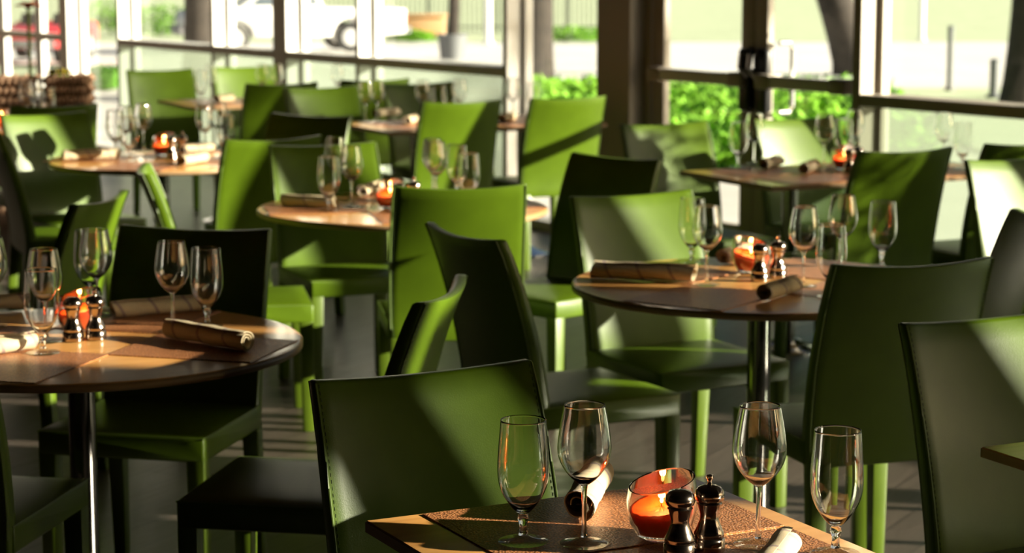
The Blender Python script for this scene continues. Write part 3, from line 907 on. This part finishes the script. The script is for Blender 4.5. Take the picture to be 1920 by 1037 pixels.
def square_table(corner, ex, dy, label, far=True):
    """corner: far-left corner (row end); ex length along GE; dy along GD"""
    c = Vector((corner[0], corner[1]))
    root = empty('square_table', (c.x, c.y, 0), GA)
    tag(root, label, 'table')
    th = 0.02
    top = MB().b2(0, ex, -dy, 0, TH - th, TH).build('tabletop', M['table_wood'], root, bevel=0.002, seg=1)
    eb = MB()
    for a in ((-.0012, 0.004, -dy, 0), (ex - .004, ex + .0012, -dy, 0), (0, ex, -.004, .0012), (0, ex, -dy - .0012, -dy + .004)):
        eb.b2(*a, TH - th + .0005, TH - .0025)
    eb.build('edge_band', M['edge_wood'], top, smooth=False)
    n = 1 if ex < 0.9 else 2
    for k in range(n):
        base_parts(root, TH, th, (ex * (k + 0.5) / n, -dy / 2))
    return root, c

RT = 0.535
t2, c2 = round_table(150, 640, RT, 'round table with striped napkins and a gap of bare wood in the middle')
t3, c3 = round_table(1425, 530, RT, 'round table with a brown napkin roll lying near its rim, beside the sunlit chair')
t4, c4 = round_table(755, 388, RT, 'round table in the middle half hidden by the lime lit chair back')
t5_, c5 = round_table(303, 300, 0.50, 'rear round table with a long pale napkin near its rim')
t10, c10 = round_table(-62, 243, RT, 'shadowed round table with a lit candle before the woven planters, cut by the picture edge')
A1 = at(686, 976, TH)
t1, c1 = square_table(A1, 0.64, 0.80, 'front square maple table with pepper mills and a glowing candle bowl')
A9 = at(1840, 838, TH)
t9, c9 = square_table(A9, 0.64, 0.80, 'square table of which one bare corner shows before the half shaded chair')
A6 = at(1275, 320, TH)
t6, c6 = square_table(A6, 1.30, 0.72, 'long table standing by the glass doors')
A7 = at(627, 229, TH)
t7, c7 = square_table(A7, 1.30, 0.76, 'long table standing before the frosted windows')
F8 = at(362, 201, TH)
A8 = Vector((F8.x, F8.y)) - GD * 0.72
t8, c8 = square_table(A8, 1.30, 0.72, 'farthest long table with a pale napkin, next to the dull green chair')

# ------------------------------------------------------------------ tableware
ZM = TH + 0.0025
def placemat(xy, ang, label, w=0.42, d=0.32, ztop=TH):
    root = MB().b2(-w / 2, w / 2, -d / 2, d / 2, 0, 0.002).build('placemat', M['weave'], None, bevel=0.0006, seg=1)
    root.location = (xy[0], xy[1], ztop + 0.0003); root.rotation_euler = (0, 0, ang)
    tag(root, label, 'placemat', 'woven bronze placemats')
    return root
def mats_round(c, a0, names, dist=0.325, which=(0, 1, 2, 3)):
    for k, nm in zip(which, names):
        a = a0 + k * math.pi / 2
        placemat((c.x + dist * math.cos(a), c.y + dist * math.sin(a)), a, nm, 0.36, 0.30)
mats_round(c2, math.radians(-16), ['woven bronze mat under the dark napkin roll with the open end',
                                  'woven bronze mat under the long striped napkin before the black chair',
                                  'woven bronze mat cut by the picture edge on the round table with striped napkins',
                                  'greyish woven mat under the short stemmed goblet at the near rim'], which=(0, 1, 2, 3))
mats_round(c3, math.radians(-34), ['woven mat under the pale napkin roll with the dark open end',
                                   'woven mat under the three glasses on the sunlit round table',
                                   'woven mat at the sunlit chair side of the round table',
                                   'woven mat under the flat brown napkin roll'], which=(0, 1, 2, 3))
mats_round(c4, math.radians(12), ['woven mat on the middle round table by the lime lit chair',
                                  'woven mat at the far side of the middle round table',
                                  'woven mat under the tan napkin of the middle round table',
                                  'woven mat at the near rim of the middle round table'], which=(0, 1, 2, 3))
mats_round(c5, math.radians(-8), ['woven mat under the dark ended napkin of the rear round table',
                                  'woven mat at the window side of the rear round table',
                                  'woven mat beside the brightest chair on the rear round table',
                                  'woven mat at the near rim of the rear round table'], which=(0, 1, 2, 3))
def on_sq(c, x, y):
    p = c + GE * x + GD * y
    return p
# front table: one mat across the table at each seat
placemat(on_sq(c1, 0.348, 0.175), GA, 'woven mat at the chair side of the front square table', w=0.50, d=0.33)
placemat(on_sq(c1, 0.348, 0.517), GA, 'woven mat at the near side of the front square table', w=0.50, d=0.33)
for c, n in ((c6, 'table by the glass doors'), (c7, 'table before the frosted windows'), (c8, 'farthest table')):
    placemat(on_sq(c, 0.32, 0.19), GA, 'woven mat in front of the row end chair across the ' + n, d=0.3)
    placemat(on_sq(c, 0.95, 0.19), GA, 'woven mat in front of the second chair across the ' + n, d=0.3)
    placemat(on_sq(c, 0.32, 0.54), GA, 'woven mat at the near row end of the ' + n, d=0.3)
    placemat(on_sq(c, 0.95, 0.54), GA, 'woven mat at the near middle of the ' + n, d=0.3)

def smooth_prof(pts, n=5):
    """Catmull-Rom through the profile points"""
    out = []
    P = [pts[0]] + list(pts) + [pts[-1]]
    for i in range(1, len(P) - 2):
        p0, p1, p2, p3 = P[i - 1], P[i], P[i + 1], P[i + 2]
        for k in range(n):
            t = k / n
            out.append(tuple(0.5 * ((2 * p1[c]) + (-p0[c] + p2[c]) * t + (2 * p0[c] - 5 * p1[c] + 4 * p2[c] - p3[c]) * t * t + (-p0[c] + 3 * p1[c] - 3 * p2[c] + p3[c]) * t ** 3) for c in (0, 1)))
    out.append(pts[-1])
    return out
def shell_prof(outer, wall, floor_extra):
    """outer profile from the axis at the bottom up to the rim, plus an even inner wall back down"""
    o = smooth_prof(outer)
    inner = []
    n = len(o)
    z0, z1 = o[0][1], o[-1][1]
    for i in range(n):
        a, b_ = o[max(i - 1, 0)], o[min(i + 1, n - 1)]
        tx, tz = b_[0] - a[0], b_[1] - a[1]
        l = math.hypot(tx, tz) or 1.0
        nx, nz = -tz / l, tx / l                      # towards the axis / up
        w = wall + floor_extra * max(0.0, 1 - (o[i][1] - z0) / (0.16 * (z1 - z0))) ** 2
        inner.append((o[i][0] + nx * w, o[i][1] + nz * w))
    inner = [(max(r, 0.0), z) for r, z in inner]
    inner[0] = (0.0, inner[0][1])
    inner[-1] = (o[-1][0] - wall, z1)
    inner = [p for k, p in enumerate(inner) if k == 0 or p[0] > 1e-4]
    rim = ((o[-1][0] + inner[-1][0]) / 2, z1 + wall * 0.6)
    return o + [rim] + inner[::-1]
def wine_proto():
    r = empty('wine_glass')
    MB().lathe(shell_prof([(0.0, 0.0955), (0.0060, 0.0965), (0.0125, 0.1005), (0.0220, 0.1090), (0.0320, 0.1215), (0.0395, 0.1360), (0.0425, 0.1500), (0.0424, 0.1630), (0.0402, 0.1820), (0.0362, 0.2050), (0.0322, 0.2250)], 0.0009, 0.004), 48).build('bowl', M['glass'], r, merge=1e-6, angle=60)
    MB().lathe(smooth_prof([(0.0056, 0.0116), (0.0042, 0.022), (0.0038, 0.050), (0.0041, 0.080), (0.0056, 0.0950)], 4) + [(0.0, 0.0950), (0.0, 0.0116)], 24, closed=True).build('stem', M['glass'], r, merge=1e-6, angle=60)
    MB().lathe([(0.0, 0.0003), (0.0370, 0.0003), (0.0385, 0.0010), (0.0385, 0.0018)] + smooth_prof([(0.0370, 0.0026), (0.0260, 0.0038), (0.0150, 0.0062), (0.0085, 0.0092), (0.0062, 0.0114)], 4) + [(0.0, 0.0114)], 44).build('foot', M['thin_glass'], r, merge=1e-6, angle=50)
    return r
def goblet_proto():
    r = empty('water_goblet')
    MB().lathe(shell_prof([(0.0, 0.0460), (0.0075, 0.0472), (0.0150, 0.0530), (0.0240, 0.0640), (0.0325, 0.0780), (0.0385, 0.0940), (0.0410, 0.1120), (0.0409, 0.1320), (0.0395, 0.1540), (0.0376, 0.1780), (0.0362, 0.1980)], 0.0009, 0.005), 48).build('bowl', M['glass'], r, merge=1e-6, angle=60)
    MB().lathe(smooth_prof([(0.0080, 0.0116), (0.0062, 0.018), (0.0062, 0.028), (0.0086, 0.036), (0.0090, 0.040), (0.0074, 0.0455)], 4) + [(0.0, 0.0455), (0.0, 0.0116)], 24, closed=True).build('stem', M['glass'], r, merge=1e-6, angle=60)
    MB().lathe([(0.0, 0.0003), (0.0382, 0.0003), (0.0398, 0.0011), (0.0398, 0.0020)] + smooth_prof([(0.0382, 0.0030), (0.0270, 0.0045), (0.0160, 0.0070), (0.0100, 0.0098), (0.0084, 0.0114)], 4) + [(0.0, 0.0114)], 44).build('foot', M['thin_glass'], r, merge=1e-6, angle=50)
    return r
protos = {}
def place(kind, maker, xy, z, label, cat, group, rz=0.0):
    if kind not in protos:
        o = protos[kind] = maker()
    else:
        o = copy_tree(protos[kind])
    o.location = (xy[0], xy[1], z); o.rotation_euler = (0, 0, rz)
    return tag(o, label, cat, group)
def glass(kind, px, py, label):
    p = at(px, py, ZM)
    if kind == 'w':
        place('w', wine_proto, p, ZM, label, 'wine glass', 'stemmed wine glasses')
    else:
        place('g', goblet_proto, p, ZM, label, 'goblet', 'short stemmed water goblets')

# front table
glass('g', 981, 1016, 'goblet in front of the green backrest on the front table')
glass('w', 1095, 1020, 'wine glass in front of the open napkin roll on the front table')
glass('w', 1421, 1022, 'wine glass beside the pepper mills on the front table')
glass('g', 1566, 1040, 'goblet closest to the bare wooden edge of the front table')
# left round table
glass('w', 325, 622, 'wine glass before the black chair, behind the dark napkin roll')
glass('g', 389, 612, 'goblet before the black chair, next to the end of the long striped napkin')
glass('w', 183, 592, 'wine glass rising behind the two pepper mills and the green edge on chair')
glass('g', 170, 570, 'goblet half hidden behind the wine glass above the pepper mills')
glass('g', 81, 662, 'goblet at the near rim of the round table with striped napkins')
glass('w', 87, 640, 'wine glass seen through the goblet at the near rim')
glass('w', -15, 612, 'wine glass cut by the picture edge on the round table with striped napkins')
# right round table
glass('g', 1297, 494, 'faint goblet standing before the sunlit chair patch')
glass('w', 1325, 534, 'wine glass at the end of the flat brown napkin roll')
glass('w', 1506, 537, 'wine glass beside the pepper mills on the sunlit round table')
glass('g', 1557, 557, 'goblet cut by the black shaded chair back')
glass('w', 1578, 508, 'wine glass behind the goblet that the black shaded chair cuts')
glass('g', 1653, 502, 'goblet alone before the deep green chair back')
# middle round table
glass('g', 617, 396, 'goblet at the end of the tan napkin on the middle round table')
glass('w', 660, 388, 'tall wine glass beside the candle on the middle round table')
glass('w', 630, 366, 'wine glass at the far side of the middle round table, behind the goblet')
glass('w', 818, 378, 'wine glass above the lime lit chair back')
glass('w', 812, 370, 'second wine glass overlapping the one above the lime lit chair back')
glass('g', 857, 368, 'goblet standing above the lime lit chair back before the lit corner')
glass('g', 879, 388, 'goblet peeking above the lime lit chair back, topmost part only')
# rear round table
glass('g', 217, 286, 'goblet at the pale napkin end of the rear round table')
glass('w', 237, 290, 'wine glass in the sparkling cluster on the rear round table')
glass('w', 270, 284, 'wine glass standing clear before the dull green chair')
glass('g', 243, 302, 'goblet in front of the sparkling cluster on the rear round table')
glass('w', 385, 288, 'wine glass with two bright glints on the rear round table')
glass('w', 411, 280, 'wine glass behind the one with two bright glints')
glass('g', 425, 298, 'goblet beside the lime green chair corner')
# table by the glass doors
glass('g', 1384, 314, 'goblet at the corner of the table by the glass doors')
glass('w', 1414, 308, 'wine glass before the middle door stiles')
glass('w', 1545, 311, 'wine glass in front of the chair with the diagonal shadow')
glass('g', 1580, 306, 'goblet behind the candle on the table by the glass doors')
glass('w', 1602, 300, 'wine glass at the window mullion by the glass doors')
glass('w', 1768, 307, 'wine glass before the frosted panel')
glass('g', 1804, 316, 'goblet before the frosted panel beside the pale lit chair')
# table before the frosted windows
glass('w', 686, 229, 'wine glass at the row end of the table before the frosted windows')
glass('w', 708, 227, 'second wine glass at the row end of the table before the frosted windows')
glass('w', 793, 227, 'wine glass above the chair back with the lit lower corner')
glass('g', 823, 230, 'goblet above the chair back with the lit lower corner')
glass('w', 862, 224, 'pale wine glass against the frosted window above the green chair back')
glass('g', 842, 226, 'goblet behind the pale wine glass against the frosted window')
glass('w', 962, 222, 'faint wine glass in front of the white mullion')
glass('g', 1000, 221, 'faint goblet next to the yellow green chair with the curved shadow')
# farthest table
glass('g', 377, 192, 'goblet at the corner of the farthest table')
glass('w', 396, 189, 'wine glass beside the pale napkin on the farthest table')
glass('w', 492, 187, 'wine glass above the dark chair at the farthest table')
glass('w', 520, 187, 'wine glass in front of the dark window post')
glass('w', 633, 188, 'ghostly wine glass against the far frosted pane')
# shadowed table
glass('w', 52, 232, 'wine glass before the woven planter')
glass('w', 66, 224, 'second wine glass before the woven planter')
glass('g', 90, 232, 'goblet before the woven planter above the dark green chair back')

# ---- napkin rolls
def napkin_mesh(L, r, turns, squash, seed):
    rnd = random.Random(seed)
    n = int(turns * 22); m = 9
    th = 0.0022
    vs, fs = [], []
    for j in range(m + 1):
        x = -L / 2 + L * j / m
        for side in (0, 1):
            for i in range(n + 1):
                a = 2 * math.pi * turns * i / n
                rr = r * (1.0 - 0.62 * (1 - i / n)) + (th if side else 0)
                rr *= 1 + 0.05 * math.sin(3 * x * 20 + a * 2 + seed) + 0.03 * math.sin(a * 3 + seed + x * 18)
                xo = 0.006 * math.sin(a + seed) * (1 if j in (0, m) else 0)
                vs.append((x + xo, rr * math.cos(a), rr * math.sin(a) * squash))
    row = 2 * (n + 1)
    for j in range(m):
        for side in (0, 1):
            for i in range(n):
                k = j * row + side * (n + 1) + i
                fs.append((k, k + 1, k + row + 1, k + row))
        for i in (0, n):
            k = j * row + i; q = k + n + 1
            fs.append((k, q, q + row, k + row))
    for j in (0, m):
        for i in range(n):
            k = j * row + i; q = k + n + 1
            fs.append((k, k + 1, q + 1, q))
    zmin = min(v[2] for v in vs)
    vs = [(v[0], v[1], v[2] - zmin) for v in vs]
    b = MB(); b.add(vs, fs)
    return b
nap_i = [0]
def napkin(p1, p2, label, r=0.024, squash=0.9, turns=2.3, L=None, group='rolled cloth napkins'):
    a, b_ = at(p1[0], p1[1], ZM), at(p2[0], p2[1], ZM)
    d = b_ - a
    nap_i[0] += 1
    root = empty('napkin_roll', ((a.x + b_.x) / 2, (a.y + b_.y) / 2, ZM), math.atan2(d.y, d.x))
    tag(root, label, 'napkin', group)
    LL = L or d.length
    napkin_mesh(LL, r, turns, squash, nap_i[0]).build('cloth', M['napkin'], root, angle=60)
    # cutlery tucked inside
    MB().b2(-LL / 2 + 0.02, LL / 2 - 0.012, -0.006, 0.006, r * squash * 0.92, r * squash * 0.92 + 0.003).build('knife', M['chrome'], root, bevel=0.001, seg=1)
    return root
napkin((1080, 985), (1122, 908), 'open napkin roll behind the wine glass on the front table', r=0.029, turns=1.7, L=0.25)
napkin((1435, 1095), (1472, 1046), 'napkin roll end peeking up between wine glass and goblet on the front table', r=0.024, L=0.20)
napkin((212, 596), (372, 583), 'long striped napkin lying before the black chair', r=0.024)
napkin((316, 634), (464, 660), 'dark napkin roll with a pale open end near the table rim', r=0.026)
napkin((-60, 672), (60, 655), 'pale napkin cut by the picture edge at the near rim', r=0.024)
napkin((-80, 584), (45, 578), 'pale napkin at the far side, cut by the picture edge', r=0.022)
napkin((1112, 522), (1302, 528), 'flat brown napkin roll on the sunlit round table', r=0.035, squash=0.72)
napkin((1430, 566), (1495, 546), 'pale napkin roll with a dark open end on the sunlit round table', r=0.026, L=0.2)
napkin((1345, 498), (1420, 478), 'bright napkin behind the candle on the sunlit round table', r=0.025, L=0.2)
napkin((518, 386), (640, 392), 'tan napkin roll on the middle round table', r=0.024, L=0.22)
napkin((676, 370), (712, 358), 'pale napkin roll behind the tall wine glass of the middle round table', r=0.024, L=0.2)
napkin((114, 302), (226, 298), 'long pale napkin on the rear round table', r=0.026, L=0.25)
napkin((336, 312), (390, 303), 'pale napkin with a dark end beside the mills of the rear round table', r=0.026, L=0.2)
napkin((355, 286), (392, 284), 'napkin at the window side of the rear round table', r=0.02, L=0.16)
napkin((1434, 317), (1460, 311), 'pale napkin roll between wine glass and diagonal shadow chair', r=0.026, L=0.19)
napkin((1502, 328), (1535, 316), 'napkin roll with a dark round end at the table by the glass doors', r=0.026, L=0.2)
napkin((706, 221), (745, 217), 'napkin roll beside the two wine glasses before the frosted windows', r=0.026, L=0.2)
napkin((758, 236), (786, 228), 'napkin roll with a dark end next to the green chair back', r=0.026, L=0.2)
napkin((936, 231), (968, 224), 'napkin roll behind the yellow green chair', r=0.026, L=0.19)
napkin((408, 194), (436, 191), 'pale napkin roll on the farthest table', r=0.028, L=0.17)

# ---- candle bowls with slanted rims
def candle_proto():
    r = empty('candle_bowl')
    def slant(p):
        k = 1.0 + 0.16 * (p[0] / 0.055) * (p[2] / 0.1)
        return (p[0], p[1], p[2] * k)
    prof_o = [(0.0, 0.0), (0.030, 0.0), (0.040, 0.006), (0.051, 0.025), (0.0565, 0.048), (0.0565, 0.070), (0.0530, 0.092)]
    prof_i = [(0.0515, 0.0928), (0.0500, 0.0915), (0.0532, 0.070), (0.0532, 0.049), (0.0478, 0.027), (0.037, 0.011), (0.0, 0.0085)]
    MB().lathe(prof_o + prof_i, 44, warp=slant).build('bowl', M['glass'], r, merge=1e-6, angle=45)
    rw = random.Random(5)
    def lumpy(p):
        if p[2] < 0.046: return p
        q = math.hypot(p[0], p[1])
        k = 0.0 if q > 0.0515 else 1.0
        return (p[0], p[1], p[2] + 0.22 * p[0] + k * rw.uniform(-0.0016, 0.0016))
    wax = MB().lathe([(0.0, 0.0090), (0.036, 0.0116), (0.0468, 0.0275), (0.0505, 0.040), (0.0521, 0.056), (0.046, 0.055), (0.038, 0.053), (0.030, 0.052), (0.022, 0.051), (0.014, 0.050), (0.007, 0.050), (0.0, 0.050)], 40, warp=lumpy).build('wax', M['wax'], r, merge=1e-6, angle=180)
    MB().tube([(0, 0, 0.049), (0, 0.001, 0.058)], 0.0008, 6).build('wick', M['black_metal'], wax)
    MB().lathe([(0.0, 0.0), (0.0022, 0.0015), (0.0030, 0.0045), (0.0021, 0.0085), (0.0008, 0.0125), (0.0, 0.015)], 14, (0, 0, 0.0565)).build('flame', M['flame'], r, merge=1e-6)
    ld = bpy.data.lights.new('candle_light', 'POINT'); ld.energy = 0.7; ld.color = (1.0, 0.42, 0.10); ld.shadow_soft_size = 0.006
    lo = bpy.data.objects.new('candle_light', ld); lo.location = (0, 0, 0.070); COL.objects.link(lo); lo.parent = r
    return r
def candle(px, py, label, rz=0.0):
    p = at(px, py, ZM)
    place('c', candle_proto, p, ZM, label, 'candle', 'slanted glass candle bowls', rz)
candle(1240, 1008, 'orange candle bowl with slanted rim on the front table', 0.5)
candle(150, 620, 'orange candle bowl behind the two mills on the round table with striped napkins', 0.5)
candle(1408, 511, 'orange candle bowl on the sunlit round table', 2.6)
candle(732, 390, 'orange candle bowl beside the lime lit chair back', 1.0)
candle(308, 292, 'orange candle bowl on the rear round table', 1.0)
candle(1583, 318, 'orange candle bowl on the table by the glass doors', 1.0)
candle(4, 243, 'glowing candle bowl on the shadowed table at the picture edge', 1.0)

# ---- mills
def mill(finial):
    def f():
        r = empty('pepper_mill' if finial else 'salt_mill')
        MB().lathe([(0.0, 0.0), (0.0225, 0.0), (0.0228, 0.003), (0.0225, 0.018), (0.0205, 0.020), (0.0215, 0.022), (0.0215, 0.026), (0.0175, 0.034), (0.0135, 0.044), (0.0128, 0.052), (0.0150, 0.060), (0.0165, 0.066), (0.0180, 0.068), (0.0165, 0.070), (0.0, 0.070)], 32).build('body', M['pewter'], r, merge=1e-6, angle=50)
        cap = MB().lathe([(0.0, 0.0702), (0.0155, 0.0702), (0.0195, 0.073), (0.0212, 0.079), (0.0200, 0.086), (0.0155, 0.0915), (0.0080, 0.094), (0.0, 0.0945)], 32).build('cap', M['pewter'], r, merge=1e-6, angle=50)
        if finial:
            MB().lathe([(0.0, 0.094), (0.0040, 0.0942), (0.0028, 0.099), (0.0036, 0.102), (0.0055, 0.1045), (0.0050, 0.108), (0.0, 0.1095)], 18).build('finial', M['pewter'], cap, merge=1e-6, angle=60)
        return r
    return f
def mills(p1, p2, n):
    sc = 1.12
    a = at(p1[0], p1[1], ZM); place('s', mill(False), a, ZM, 'salt mill with a smooth domed cap on the ' + n, 'salt mill', 'metal salt mills').scale = (sc, sc, sc)
    a = at(p2[0], p2[1], ZM); place('p', mill(True), a, ZM, 'pepper mill with a small knob on the ' + n, 'pepper mill', 'metal pepper mills').scale = (sc, sc, sc)
mills((1274, 1042), (1329, 1032), 'front square table')
mills((138, 638), (180, 635), 'round table with striped napkins')
mills((1424, 526), (1458, 520), 'sunlit round table')
mills((748, 398), (777, 394), 'middle round table')
mills((322, 300), (343, 297), 'rear round table')
mills((1592, 326), (1608, 321), 'table by the glass doors')

# ------------------------------------------------------------------ woven planters and tall flower
def woven_planter(px0, px1, ytop, y, label):
    p0, p1 = at_depth(px0, ytop, y), at_depth(px1, ytop, y)
    w = p1.x - p0.x; h = p0.z; d = 0.3
    root = empty('woven_planter', ((p0.x + p1.x) / 2, y, 0), 0.1)
    tag(root, label, 'planter', 'woven planters along the far windows')
    b = MB()
    rows = 14
    for k in range(rows):
        z = h * (k + 0.5) / rows
        ph = (k % 2) * math.pi
        pts = []
        n = 40
        per = []
        for (ax, ay, bx, by) in ((-w/2, -d/2, w/2, -d/2), (w/2, -d/2, w/2, d/2), (w/2, d/2, -w/2, d/2), (-w/2, d/2, -w/2, -d/2)):
            for i in range(n // 4 * 2):
                t = i / (n // 4 * 2)
                q = 0.008 * math.cos(math.pi * i + ph)
                nx, ny = (by - ay), -(bx - ax); l = math.hypot(nx, ny)
                per.append((ax + (bx - ax) * t + nx / l * q, ay + (by - ay) * t + ny / l * q, z))
        per.append(per[0])
        b.tube(per, h / rows * 0.42, 5, cap=False)
    o = b.build('weave', M['wicker'], root); o['kind'] = 'stuff'
    b = MB()
    for (ax, ay, bx, by) in ((-w/2, -d/2, w/2, -d/2), (w/2, -d/2, w/2, d/2), (w/2, d/2, -w/2, d/2), (-w/2, d/2, -w/2, -d/2)):
        for i in range(6):
            t = i / 6
            b.tube([(ax + (bx - ax) * t, ay + (by - ay) * t, 0), (ax + (bx - ax) * t, ay + (by - ay) * t, h)], 0.012, 5)
    o = b.build('stakes', M['wicker'], root); o['kind'] = 'stuff'
    MB().b2(-w/2 + .02, w/2 - .02, -d/2 + .02, d/2 - .02, 0.02, h - 0.06).build('liner', M['bark'], root)
    return root, h
YP = 14.2
w1, h1 = woven_planter(-60, 64, 142, YP, 'brown woven planter carrying the tall orange flower')
w2, h2 = woven_planter(92, 166, 140, YP, 'brown woven planter with low yellow flowers beside the white mullion')
def flower(loc, h, rp, n, mat, label, wob=0.0):
    root = empty('flower', loc)
    tag(root, label, 'flower')
    MB().tube([(0, 0, -0.1), (wob * 0.3, 0, h * 0.5), (wob, 0, h)], 0.012, 8).build('stem', M['stem_g'], root)
    for ring, (k, tilt) in enumerate(((n, 0.25), (n - 3, 0.7))):
        for i in range(k):
            a = 2 * math.pi * i / k + ring * 0.3
            d = Vector((math.cos(a), math.sin(a), 0)); s = Vector((-math.sin(a), math.cos(a), 0))
            l = rp * (1 - 0.25 * ring); up = Vector((0, 0, math.sin(tilt)))
            o = Vector((wob, 0, h))
            b = MB()
            vs = []
            for t, wd in ((0.12, 0.10), (0.5, 0.34), (0.85, 0.28), (1.0, 0.06)):
                c = o + d * l * t * math.cos(tilt) + up * l * t + Vector((0, 0, -0.25 * rp * t * t))
                vs += [c - s * wd * l * 0.5, c + Vector((0, 0, 0.01)), c + s * wd * l * 0.5]
            fs = []
            for j in range(3):
                q = j * 3
                fs += [(q, q + 1, q + 4, q + 3), (q + 1, q + 2, q + 5, q + 4)]
            b.add(vs, fs)
            b.build('petal', M[mat], root)
    MB().lathe([(0, -0.02), (0.02, -0.01), (0.028, 0.01), (0.015, 0.025), (0, 0.03)], 12, (wob, 0, h)).build('flower_centre', M['bark'], root, merge=1e-6)
    return root
p = at_depth(57, 145, YP)
pz = at_depth(57, 12, YP)
flower((p.x, YP, p.z), pz.z - p.z, 0.085, 14, 'petal', 'tall orange flower on a long green stem above the woven planter', 0.0)
for q, (px, py) in enumerate(((98, 140), (110, 138), (122, 139))):
    p = at_depth(px, py, YP)
    flower((p.x, YP + 0.02 * q, p.z - 0.04), 0.05, 0.045, 11, 'petal_y', ['yellow flower beside the tall flower stem', 'middle yellow flower in the woven planter', 'yellow flower close to the dark post'][q])

bpy.context.view_layer.update()
